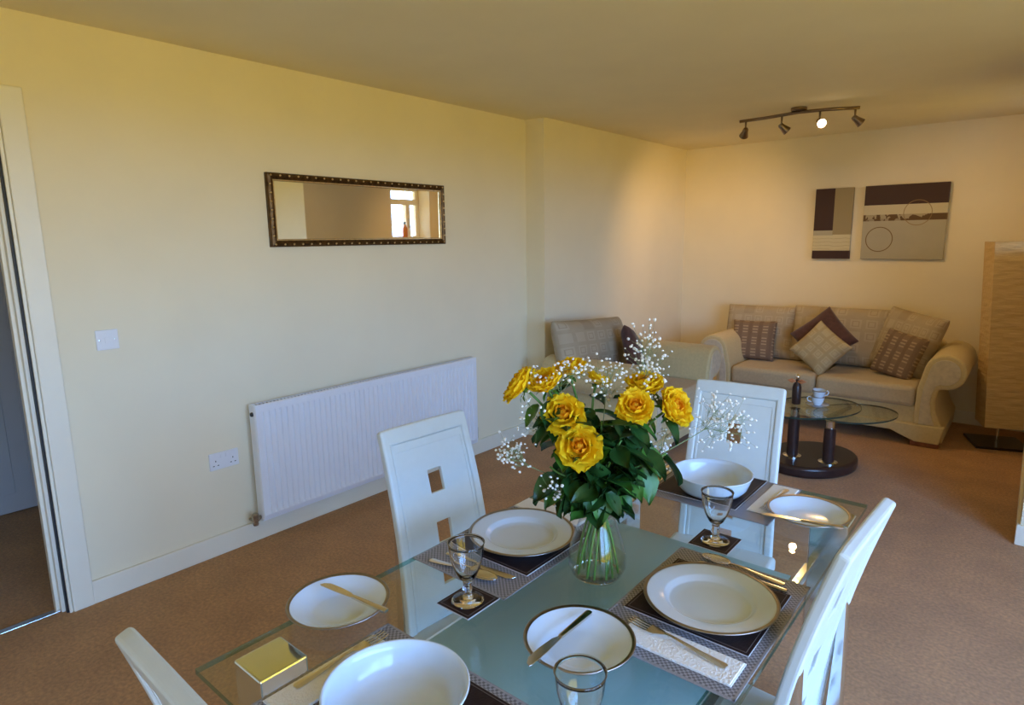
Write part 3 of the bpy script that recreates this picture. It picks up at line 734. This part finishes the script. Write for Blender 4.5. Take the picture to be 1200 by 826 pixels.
# ------------------------------------------------------------------ table linen
def woven(label, x0, x1, y0, y1):
    t = thing('woven_placemat', label, 'placemat', ((x0+x1)/2, (y0+y1)/2, TZ), group='grey woven placemats')
    a, b = (x1-x0)/2, (y1-y0)/2
    obj('weave', B((-a, a, -b, b, .0004, .0026)), woven_m, t, bevel=.001)
    obj('hem', B((-a, a, -b, -b+.006, .0004, .0032), (-a, a, b-.006, b, .0004, .0032), (-a, -a+.006, -b, b, .0004, .0032), (a-.006, a, -b, b, .0004, .0032)), hem_m, t, bevel=.001)
hem_m = mat('grey_hem', (.31, .31, .34), .5, .2, var=.15, vscale=200)
def leather(name, label, cat, x0, x1, y0, y1, z, group):
    t = thing(name, label, cat, ((x0+x1)/2, (y0+y1)/2, z), group=group)
    a, b = (x1-x0)/2, (y1-y0)/2; i = .006; s = .0012
    obj('pad', B((-a, a, -b, b, 0, .004)), darkmat_m, t, bevel=.001)
    obj('stitching', B((-a+i, a-i, -b+i, -b+i+s, .004, .0045), (-a+i, a-i, b-i-s, b-i, .004, .0045), (-a+i, -a+i+s, -b+i, b-i, .004, .0045), (a-i-s, a-i, -b+i, b-i, .004, .0045)), thread_m, t)
    obj('edge_band', B((-a-.0006, a+.0006, -b-.0006, b+.0006, .0008, .0032)), stitch_m, t)
woven('grey woven placemat at the near end of the table', 2.056, 2.50, .430, .743)
woven('grey woven placemat on the right side of the table', 2.388, 2.700, .968, 1.428)
woven('grey woven placemat on the radiator side of the table', 1.887, 2.190, .958, 1.425)
woven('grey woven placemat at the far end of the table', 2.085, 2.522, 1.686, 2.006)
g = 'dark brown leather mats'
leather('leather_mat', 'dark brown leather mat under the near white bowl', 'mat', 2.154, 2.420, .455, .720, TZ+.0032, g)
leather('leather_mat', 'dark brown leather mat under the dinner plate on the right', 'mat', 2.411, 2.677, 1.097, 1.360, TZ+.0032, g)
leather('leather_mat', 'dark brown leather mat under the dinner plate beside the vase, radiator side', 'mat', 1.905, 2.170, 1.064, 1.335, TZ+.0032, g)
leather('leather_mat', 'dark brown leather mat under the far white bowl', 'mat', 2.157, 2.417, 1.724, 2.002, TZ+.0032, g)
g = 'dark brown coasters'
leather('coaster', 'dark brown coaster under the goblet on the radiator side', 'coaster', 2.083, 2.178, .856, .956, TZ, g)
leather('coaster', 'dark brown coaster under the goblet before the far bowl', 'coaster', 2.394, 2.496, 1.457, 1.559, TZ, g)
leather('coaster', 'dark brown coaster under the nearest goblet', 'coaster', 2.503, 2.603, .665, .765, TZ, g)

def napkin(label, x, y, rz, l, w_):
    t = thing('napkin', label, 'napkin', (x, y, TZ+.0034), rz, 'folded white napkins')
    obj('lower_fold', B((-l/2, l/2, -w_/2, w_/2, 0, .0022)), napkin_m, t, bevel=.0008)
    obj('upper_fold', B((-l/2+.002, l/2-.003, -w_/2+.001, w_/2-.003, .0022, .0046)), napkin_m, t, bevel=.0008)
napkin('folded white napkin under the fork at the near end', 2.104, .578, R(90), .24, .075)
napkin('folded white napkin under the fork on the right side', 2.566, 1.036, R(0), .232, .078)
napkin('folded white napkin behind the dinner plate on the radiator side', 2.005, 1.388, R(0), .225, .072)
napkin('folded white napkin under the fork at the far end', 2.480, 1.868, R(90), .24, .078)

# ------------------------------------------------------------------ china
PZ = TZ+.0078
def dinner_plate(label, x, y):
    t = thing('dinner_plate', label, 'plate', (x, y, PZ), group='rimmed dinner plates')
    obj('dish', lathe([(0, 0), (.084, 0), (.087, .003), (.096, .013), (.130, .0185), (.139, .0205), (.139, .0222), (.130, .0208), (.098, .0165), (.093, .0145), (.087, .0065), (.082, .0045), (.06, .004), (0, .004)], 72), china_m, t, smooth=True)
    obj('rim_band', lathe([(.1330, .0185), (.1395, .0200), (.1402, .0215), (.1392, .0230), (.1325, .0219)], 72), rim_m, t, smooth=True)
dinner_plate('large white rimmed dinner plate on the right side of the table', 2.552, 1.215)
dinner_plate('large white rimmed dinner plate on the radiator side of the table', 2.043, 1.203)
def bowl(label, x, y):
    t = thing('serving_bowl', label, 'bowl', (x, y, PZ), group='white coupe bowls')
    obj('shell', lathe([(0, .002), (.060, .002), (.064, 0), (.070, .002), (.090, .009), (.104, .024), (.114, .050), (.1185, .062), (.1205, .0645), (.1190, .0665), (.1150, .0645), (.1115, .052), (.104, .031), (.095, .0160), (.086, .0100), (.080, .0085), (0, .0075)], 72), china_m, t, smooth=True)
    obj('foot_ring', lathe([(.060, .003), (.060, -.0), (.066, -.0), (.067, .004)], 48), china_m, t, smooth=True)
bowl('round white bowl at the near end of the table', 2.287, .575)
bowl('round white bowl at the far end of the table', 2.312, 1.805)
def side_plate(label, x, y):
    t = thing('side_plate', label, 'plate', (x, y, TZ), group='rimmed side plates')
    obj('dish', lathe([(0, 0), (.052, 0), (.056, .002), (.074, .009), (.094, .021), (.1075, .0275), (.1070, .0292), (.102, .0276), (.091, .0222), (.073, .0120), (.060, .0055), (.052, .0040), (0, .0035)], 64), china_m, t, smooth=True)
    obj('rim_band', lathe([(.1010, .0240), (.1080, .0270), (.1084, .0288), (.1068, .0302), (.1005, .0276)], 64), rim_m, t, smooth=True)
side_plate('small white rimmed side plate near the left corner of the table', 1.936, .707)
side_plate('small white rimmed side plate behind the nearest goblet', 2.413, .921)
side_plate('small white rimmed side plate at the far right corner of the table', 2.594, 1.797)
side_plate('small white rimmed side plate half hidden behind the vase', 2.075, 1.548)

# ------------------------------------------------------------------ goblets
def goblet(label, x, y):
    t = thing('goblet', label, 'glass', (x, y, TZ+.0048), group='clear glass goblets')
    obj('bowl', lathe([(.0, .046), (.010, .047), (.020, .058), (.030, .080), (.0365, .105), (.0395, .132), (.0402, .1365), (.0388, .1365), (.0375, .130), (.0345, .104), (.028, .081), (.018, .062), (.008, .054), (0, .0525)], 40), glass_m, t, smooth=True)
    obj('stem', lathe([(0, .0075), (.014, .0080), (.0085, .014), (.0078, .020), (.0105, .026), (.0115, .030), (.0085, .036), (.0098, .042), (.010, .0468), (0, .0458)], 28), glass_m, t, smooth=True)
    obj('rim', lathe([(.0386, .1360), (.0404, .1360), (.0410, .1372), (.0400, .1384), (.0386, .1378), (.0386, .1360)], 40), glass_m, t, smooth=True)
    obj('foot', lathe([(0, 0), (.0345, 0), (.0362, .0012), (.0352, .003), (.022, .0058), (.014, .0079), (0, .0074)], 40), glass_m, t, smooth=True)
goblet('clear stemmed goblet on a coaster, radiator side of the table', 2.130, .905)
goblet('clear stemmed goblet on a coaster before the far bowl', 2.446, 1.506)
goblet('clear goblet nearest the camera, cut by the frame edge', 2.553, .714)

# ------------------------------------------------------------------ cutlery (local: lies along x, head at +x)
def strip(stations, th):
    """flat blade through stations (x, half width, z)"""
    bm = bmesh.new(); top = []; bot = []
    for x, hw, z in stations:
        top.append([bm.verts.new((x, -hw, z+th)), bm.verts.new((x, 0, z+th*1.25)), bm.verts.new((x, hw, z+th))])
        bot.append([bm.verts.new((x, -hw, z)), bm.verts.new((x, 0, z)), bm.verts.new((x, hw, z))])
    for a, b, c, d in zip(top, top[1:], bot, bot[1:]):
        for k in (0, 1):
            bm.faces.new((a[k], b[k], b[k+1], a[k+1])); bm.faces.new((c[k+1], d[k+1], d[k], c[k]))
        bm.faces.new((c[0], d[0], b[0], a[0])); bm.faces.new((a[2], b[2], d[2], c[2]))
    for t_, b_ in ((top[0], bot[0]), (top[-1], bot[-1])):
        bm.faces.new((t_[0], t_[1], t_[2], b_[2], b_[1], b_[0]))
    return bm
HANDLE = [(-.098, .0062, 0), (-.094, .0088, 0), (-.08, .0085, .0005), (-.05, .0062, .002), (-.02, .0042, .005), (.01, .0030, .007)]
def fork(label, x, y, z, rz, k=1.):
    t = thing('fork', label, 'fork', (x, y, z), rz, 'table forks'); t.scale = (k, k, k)
    obj('handle', strip(HANDLE+[(.025, .0032, .0065)], .0022), steel_m, t, smooth=True, auto=40)
    hd = obj('head', strip([(.024, .0032, .0065), (.034, .008, .005), (.044, .0118, .003), (.055, .0125, .0022), (.060, .0125, .0022)], .0018), steel_m, t, smooth=True, auto=40)
    for q in range(4):
        yy = -.0105+q*.007
        o = obj('tine', strip([(.060, .0018, .0022), (.078, .0016, .0018), (.096, .0013, .0035), (.102, .0006, .005)], .0014), steel_m, hd); o.location.y = yy
def spoon(label, x, y, z, rz):
    t = thing('spoon', label, 'spoon', (x, y, z), rz, 'dessert spoons')
    obj('handle', strip(HANDLE+[(.03, .0034, .006)], .0022), steel_m, t, smooth=True, auto=40)
    bm = bmesh.new(); n_, m_ = 24, 6; rings = []
    for side in (0, 1):
        for j in range(m_+1):
            rr = j/m_
            rings.append([bm.verts.new((.062+.036*rr*math.cos(2*math.pi*i/n_)*(1+.08*math.cos(2*math.pi*i/n_)), .0195*rr*math.sin(2*math.pi*i/n_), .0005+.0065*rr*rr+(0 if side else .0014))) for i in range(n_)])
    for s in (0, 1):
        for j in range(m_):
            a, b = rings[s*(m_+1)+j], rings[s*(m_+1)+j+1]
            for i in range(n_): bm.faces.new((a[i], a[(i+1) % n_], b[(i+1) % n_], b[i]))
    a, b = rings[m_], rings[2*m_+1]
    for i in range(n_): bm.faces.new((a[i], a[(i+1) % n_], b[(i+1) % n_], b[i]))
    bmesh.ops.remove_doubles(bm, verts=bm.verts, dist=1e-6)
    obj('bowl', bm, steel_m, t, smooth=True)
def knife(label, x, y, z, rz, tilt=0, group='table knives', k=1.):
    t = thing('knife', label, 'knife', (x, y, z), rz, group); t.rotation_euler = (0, tilt, rz); t.scale = (k, k, k)
    obj('handle', strip([(-.105, .0056, 0), (-.100, .0072, 0), (-.06, .0062, 0), (-.01, .0046, 0), (.0, .0042, 0)], .0052), steel_m, t, smooth=True, auto=40)
    bm = bmesh.new(); poly = [(0, -.0042), (.014, -.0095), (.05, -.0118), (.085, -.0108), (.100, -.003), (.104, .006), (.098, .0080), (.05, .0078), (0, .0042)]
    prism(bm, poly, 'z', .0012, .0030)
    obj('blade', bm, steel_m, t, bevel=.0005)
NZ = TZ+.0082
fork('fork on the napkin at the near end of the table', 2.088, .607, NZ, R(89))
fork('fork on the napkin on the right side of the table', 2.556, 1.047, NZ, R(174), 1.05)
fork('fork on the napkin at the far end of the table', 2.487, 1.862, NZ, R(-92), 1.0)
knife('butter knife lying across the side plate near the left corner', 1.958, .728, TZ+.0300, R(186), 0, 'knives across the side plates', .96)
knife('butter knife lying across the side plate behind the nearest goblet', 2.388, .893, TZ+.0300, R(-90), 0, 'knives across the side plates', 1.0)
knife('butter knife lying across the far side plate', 2.600, 1.708+.0, TZ+.0300, R(192), 0, 'knives across the side plates', .96)
knife('table knife beside the dinner plate on the right', 2.56, 1.376, TZ+.0032, R(178))
spoon('dessert spoon beyond the dinner plate on the right', 2.553, 1.405, TZ+.0032, R(177))
knife('table knife beside the dinner plate on the radiator side', 2.050, 1.030, TZ+.0032, R(4))
spoon('dessert spoon beside the dinner plate on the radiator side', 2.030, .990, TZ+.0032, R(8))
knife('table knife to the left of the far bowl', 2.135, 1.85, TZ+.0032, R(-88))
spoon('dessert spoon to the left of the far bowl', 2.107, 1.85, TZ+.0032, R(-90))

# ------------------------------------------------------------------ vase
VX, VY = 2.290, 1.180
vs = thing('glass_vase', 'clear glass vase holding the yellow roses', 'vase', (VX, VY, TZ))
vprof = [(.0, .004), (.050, .004), (.058, .010), (.0655, .028), (.066, .045), (.061, .075), (.050, .110), (.040, .140), (.0375, .160), (.041, .185), (.047, .200)]
obj('body', lathe([(0, 0), (.053, 0)] + [(r+.0022, z) for r, z in vprof[2:]] + [(r, z) for r, z in reversed(vprof)], 48), vase_m, vs, smooth=True)
obj('lip', lathe([(.046, .198), (.0492, .1995), (.0495, .2025), (.0475, .204), (.0458, .202), (.046, .198)], 48), glass_m, vs, smooth=True)
obj('thick_base', lathe([(0, .0015), (.05, .0015), (.057, .008), (.05, .0055), (0, .0045)], 40), glass_m, vs, smooth=True)
wt = obj('water', lathe([(0, .0062), (.050, .0062), (.057, .011), (.0645, .028), (.065, .044), (.0640, .05), (0, .05)], 40), water_m, vs, smooth=True, auto=40)

# ------------------------------------------------------------------ roses
def petal_mesh(w_, h_, cup_, curl, ruffle, seed, n=8):
    """petal rooted at the origin growing along +z, outer side towards -y"""
    rnd = random.Random(seed); ph = rnd.uniform(0, 6.28); V = []; F = []
    for j in range(n+1):
        v = j/n
        wid = w_*math.sin(min(1, v*1.02+.06)*math.pi*.62)**.8*(1 if v < .8 else 1-.55*((v-.8)/.2)**2)
        for i in range(n+1):
            u = 2*i/n-1
            x = wid*u; y = cup_*(u*u)*w_*1.2*(1-.3*v) - curl*max(0, v-.62)**1.6*3*h_ + math.sin(v*math.pi)*(-.12)*h_
            z = h_*v*(1-.10*u*u) + ruffle*h_*.05*math.sin(5*u+ph)*v**3
            y += ruffle*h_*.06*math.sin(6*u+ph*2)*v**4
            V.append((x, y, z))
    for j in range(n):
        for i in range(n):
            a = j*(n+1)+i; F.append((a, a+1, a+n+2, a+n+1))
    me = bpy.data.meshes.new('petal'); me.from_pydata(V, [], F)
    for p_ in me.polygons: p_.use_smooth = True
    return me
PET = {}
for nm, args, mm in (('heart', (.009, .026, .75, .02, .4), yel2_m), ('inner', (.013, .030, .6, .10, .6), yel2_m), ('mid', (.019, .034, .45, .20, 1.), yel_m), ('outer', (.024, .037, .25, .36, 1.3), yel_m), ('sepal', (.004, .03, .3, .5, .5), leaf2_m)):
    PET[nm] = []
    for s in range(2):
        me = petal_mesh(*args, seed=s*17+len(nm)); me.materials.append(mm); PET[nm].append(me)
LEAF = []
for s in range(3):
    V = []; F = []; n = 8; L = .058; wd_ = .017+.002*s
    for j in range(n+1):
        v = j/n; hw = wd_*max(.02, math.sin(math.pi*v**.78))**.9
        for i in range(5):
            u = i/2-1
            V.append((u*hw*(1+.05*math.sin(j*2.5+i)), .006*abs(u)*(1 if s != 1 else 1.6) - .012*v*v*(1+.5*s), L*v))
    for j in range(n):
        for i in range(4):
            a = j*5+i; F.append((a, a+1, a+6, a+5))
    me = bpy.data.meshes.new('leaf'); me.from_pydata(V, [], F); me.materials.append(leaf_m if s != 2 else leaf2_m)
    for p_ in me.polygons: p_.use_smooth = True
    LEAF.append(me)
def child(name, me, parent, M_):
    o = bpy.data.objects.new(name, me); C.objects.link(o); o.parent = parent; o.matrix_local = M_; return o
def aim(dv, twist=0):
    return dv.normalized().to_track_quat('Z', 'Y').to_matrix().to_4x4() @ Matrix.Rotation(twist, 4, 'Z')
neck = Vector((VX-.003, VY+.002, TZ+.172))
rnd = random.Random(21)
def bez(a, b, c, d, n=14):
    return [a*(1-t)**3 + b*3*t*(1-t)**2 + c*3*t*t*(1-t) + d*t**3 for t in [i/n for i in range(n+1)]]
def stem_path(head, hdir, k):
    ang = k*2.4; fr_ = .050 if k % 3 else .030; foot = Vector((VX+fr_*math.cos(ang), VY+fr_*math.sin(ang), TZ+.013))
    nk = neck + Vector((.014*math.cos(ang+.9), .014*math.sin(ang+.9), 0))
    mid = foot.lerp(nk, .45) + Vector((.010*math.cos(ang), .010*math.sin(ang), 0))
    low = [foot*(1-t)**2 + mid*2*t*(1-t) + nk*t*t for t in [i/6 for i in range(6)]]
    up_ = bez(nk, nk+(nk-foot).normalized()*.05+Vector((0, 0, .03)), head-hdir*.06, head, 12)
    return low+up_
def rose(label, head, hdir, size, openness, k, nleaf):
    hd = Vector(head); hv = Vector(hdir).normalized()
    t = thing('yellow_rose', label, 'rose', (VX, VY, TZ+.0), group='yellow roses in the vase')
    base = Vector(t.location)
    path = stem_path(hd, hv, k)
    obj('stem', tube(bmesh.new(), [p_-base for p_ in path], [.0030]*len(path), 7), stem_m, t, smooth=True)
    Mh = Matrix.Translation(hd-base) @ aim(hv, rnd.uniform(0, 6)) @ Matrix.Scale(size, 4)
    bl = obj('heart', lathe([(0, .0), (.006, .002), (.0095, .010), (.0085, .020), (.005, .027), (.0015, .0285), (0, .026)], 16), yel2_m, t, smooth=True); bl.matrix_local = Mh
    spec_ = [('heart', 4, .005, 4, 0, 1.05), ('inner', 5, .008, 10, .4, 1.1), ('mid', 6, .011, 20, .0, 1.08), ('outer', 7, .014, 34, .5, 1.05), ('outer', 7, .014, 54, .1, 1.1), ('outer', 4, .012, 78, .7, 1.05)]
    for (nm, cnt, rad, tl, off, sc) in spec_:
        tl = tl*openness
        for q in range(cnt):
            a = 2*math.pi*q/cnt+off+rnd.uniform(-.12, .12)
            # petal outer side must look outward: petal local -y -> radial outward
            Mp = Matrix.Rotation(a, 4, 'Z') @ Matrix.Translation((0, -rad, .002)) @ Matrix.Rotation(R(tl+rnd.uniform(-5, 5)), 4, 'X') @ Matrix.Scale(sc*rnd.uniform(.95, 1.07), 4)
            child('petal', PET[nm][rnd.randrange(2)], t, Mh @ Mp)
    for q in range(5):
        Mp = Matrix.Rotation(2*math.pi*q/5, 4, 'Z') @ Matrix.Translation((0, -.006, -.001)) @ Matrix.Rotation(R(95), 4, 'X')
        child('sepal', PET['sepal'][0], t, Mh @ Mp)
    obj('hip', lathe([(0, -.012), (.004, -.011), (.0075, -.004), (.008, .002), (0, .003)], 12), stem_m, t, smooth=True).matrix_local = Mh
    add_leaves(t, base, path, nleaf+5, 6, len(path)-2)
    return t
def add_leaves(t, base, path, nleaf, lo=7, hi=None, sz=1.):
    hi = hi or len(path)-3
    for q in range(nleaf):
        i = rnd.uniform(lo, hi); i0 = int(i); pnt = path[i0].lerp(path[min(i0+1, len(path)-1)], i-i0)
        d_ = (path[min(i0+1, len(path)-1)]-path[i0]).normalized(); a = q*2.4+rnd.uniform(-.5, .5)
        side = d_.orthogonal().normalized(); side = Matrix.Rotation(a, 3, d_) @ side
        lean = d_*rnd.uniform(-.1, .5) + side + Vector((0, 0, rnd.uniform(-.5, .15)))
        off = side*.006
        qm = aim(lean, 0)
        # keep the blade facing up: choose the twist whose local y points down
        best = max((qm @ Matrix.Rotation(k_*math.pi/8, 4, 'Z') for k_ in range(16)), key=lambda mm: -(mm.to_3x3() @ Vector((0, 1, 0))).z*-1)
        tw = rnd.uniform(-.5, .5)
        s = sz*rnd.uniform(1.0, 1.4)
        child('leaf', LEAF[rnd.choice((0, 0, 1, 1, 2))], t, Matrix.Translation(pnt+off-base) @ best @ Matrix.Rotation(tw, 4, 'Z') @ Matrix.Scale(s, 4))
tocam = Vector((.62, -.72, .30))
rose('yellow rose at the far left of the bouquet, facing left', (2.137, 1.106, 1.195), (-.55, -.45, .55), 1.0, .85, 0, 8)
rose('half-open yellow rose at upper left, beside the leftmost rose', (2.185, 1.128, 1.200), (-.05, -.5, .80), .95, .55, 1, 8)
rose('wide open yellow rose facing the camera, upper of the front pair', (2.222, 1.140, 1.135), (.30, -.62, .60), 1.0, 1.0, 2, 9)
rose('wide open yellow rose with orange heart, lowest of the bouquet', (2.270, 1.135, 1.073), (.42, -.72, .42), 1.04, 1.05, 3, 9)
rose('yellow rose facing the camera right of the centre gap', (2.345, 1.245, 1.150), (.40, -.55, .62), .90, .82, 4, 9)
rose('yellow rose at the far right of the bouquet, facing right', (2.392, 1.322, 1.140), (.62, -.05, .35), 1.05, .68, 5, 8)
rose('yellow rose at upper right, behind the baby\'s breath', (2.330, 1.322, 1.178), (.05, -.25, .9), .98, .8, 6, 7)
rose('yellow rose at the top left of the bouquet, seen from the side', (2.183, 1.222, 1.215), (-.10, -.2, .9), .92, .8, 7, 7)
rose('small yellow rose behind the front pair, in the middle', (2.232, 1.262, 1.190), (.25, .25, .85), .70, .7, 8, 7)
for k, (hd_, lb) in enumerate((((2.405, 1.290, 1.045), 'leafy green rose stem without bloom at the right edge of the bouquet'), ((2.355, 1.265, 1.06), 'leafy green rose stem without bloom on the right of the bouquet'), ((2.205, 1.110, 1.02), 'leafy green rose stem without bloom on the left of the bouquet'), ((2.330, 1.150, 1.00), 'leafy green rose stem without bloom drooping over the vase lip'), ((2.280, 1.21, 1.12), 'leafy green rose stem without bloom in the middle of the bouquet'), ((2.175, 1.135, 1.115), 'leafy green rose stem without bloom under the leftmost roses'), ((2.335, 1.205, 1.085), 'leafy green rose stem without bloom right of the lowest rose'))):
    t = thing('foliage_stem', lb, 'foliage', (VX, VY, TZ), group='leafy stems in the vase'); base = Vector(t.location)
    path = stem_path(Vector(hd_), Vector((hd_[0]-VX, hd_[1]-VY, .12)).normalized(), 9+k)
    obj('stem', tube(bmesh.new(), [p_-base for p_ in path], [.0024]*len(path), 7), stem_m, t, smooth=True)
    add_leaves(t, base, path, 17, 6, len(path)-1, 1.12)

# ------------------------------------------------------------------ gypsophila sprays
def gyp(label, centre, radii, nfl, k, seed):
    rg = random.Random(seed); cv = Vector(centre)
    t = thing('gypsophila_spray', label, "baby's breath", (VX, VY, TZ), group="baby's breath sprays in the vase"); base = Vector(t.location)
    d_ = (cv-neck).normalized(); root = cv - d_*radii[0]*.9
    ang = k*1.9+.5; foot = Vector((VX+.03*math.cos(ang), VY+.03*math.sin(ang), TZ+.014))
    path = [foot, foot.lerp(neck, .5)] + bez(neck, neck+Vector((0, 0, .05))+d_*.02, root-d_*.05, root, 8)
    bs = bmesh.new(); tube(bs, [p_-base for p_ in path], [.0011]*len(path), 5)
    bf = bmesh.new()
    nfl = int(nfl*1.6); nb = 8; tips = []
    for b_ in range(nb):
        tip = cv + Vector((rg.uniform(-1, 1)*radii[0], rg.uniform(-1, 1)*radii[1], rg.uniform(-1, 1)*radii[2]))*.75
        tube(bs, [p_-base for p_ in bez(root, root+d_*.02, tip-d_*.02, tip, 5)], .0006, 4); tips.append((root, tip))
    for q in range(nfl):
        a, tip = tips[q % nb]
        gs = lambda: max(-.85, min(.85, rg.gauss(0, .45)))
        f_ = tip + Vector((gs()*radii[0], gs()*radii[1], gs()*radii[2]))*.8
        s_ = a.lerp(tip, rg.uniform(.55, 1))
        tube(bs, [s_-base, f_-base], .00028, 3, False)
        r_ = rg.uniform(.0026, .0048)
        bmesh.ops.create_icosphere(bf, subdivisions=1, radius=r_, matrix=Matrix.Translation(f_-base) @ Matrix.Rotation(rg.uniform(0, 3), 4, 'X') @ Matrix.Diagonal((1, 1, .7, 1)))
    obj('stems', bs, gypstem_m, t)
    o = obj('florets', bf, gyp_m, t); o['kind'] = 'stuff'
gyp("tall spray of baby's breath rising at the upper right", (2.325, 1.345, 1.235), (.05, .05, .085), 130, 0, 1)
gyp("spray of baby's breath reaching right over the far chair", (2.490, 1.392, 1.122), (.055, .055, .06), 100, 1, 2)
gyp("loose spray of baby's breath reaching left towards the radiator", (2.125, 1.070, 1.040), (.050, .045, .035), 55, 2, 3)
gyp("spray of baby's breath among the upper left roses", (2.185, 1.150, 1.225), (.065, .055, .035), 75, 3, 4)
gyp("spray of baby's breath in the gap between the rose groups", (2.265, 1.255, 1.205), (.040, .040, .045), 55, 4, 5)
gyp("low spray of baby's breath under the leaves at lower left", (2.222, 1.105, .965), (.028, .025, .045), 32, 5, 6)
gyp("spray of baby's breath below the rightmost rose", (2.395, 1.315, 1.050), (.028, .028, .05), 32, 6, 7)
gyp("spray of baby's breath left of the front roses", (2.160, 1.120, 1.125), (.030, .03, .05), 36, 7, 8)
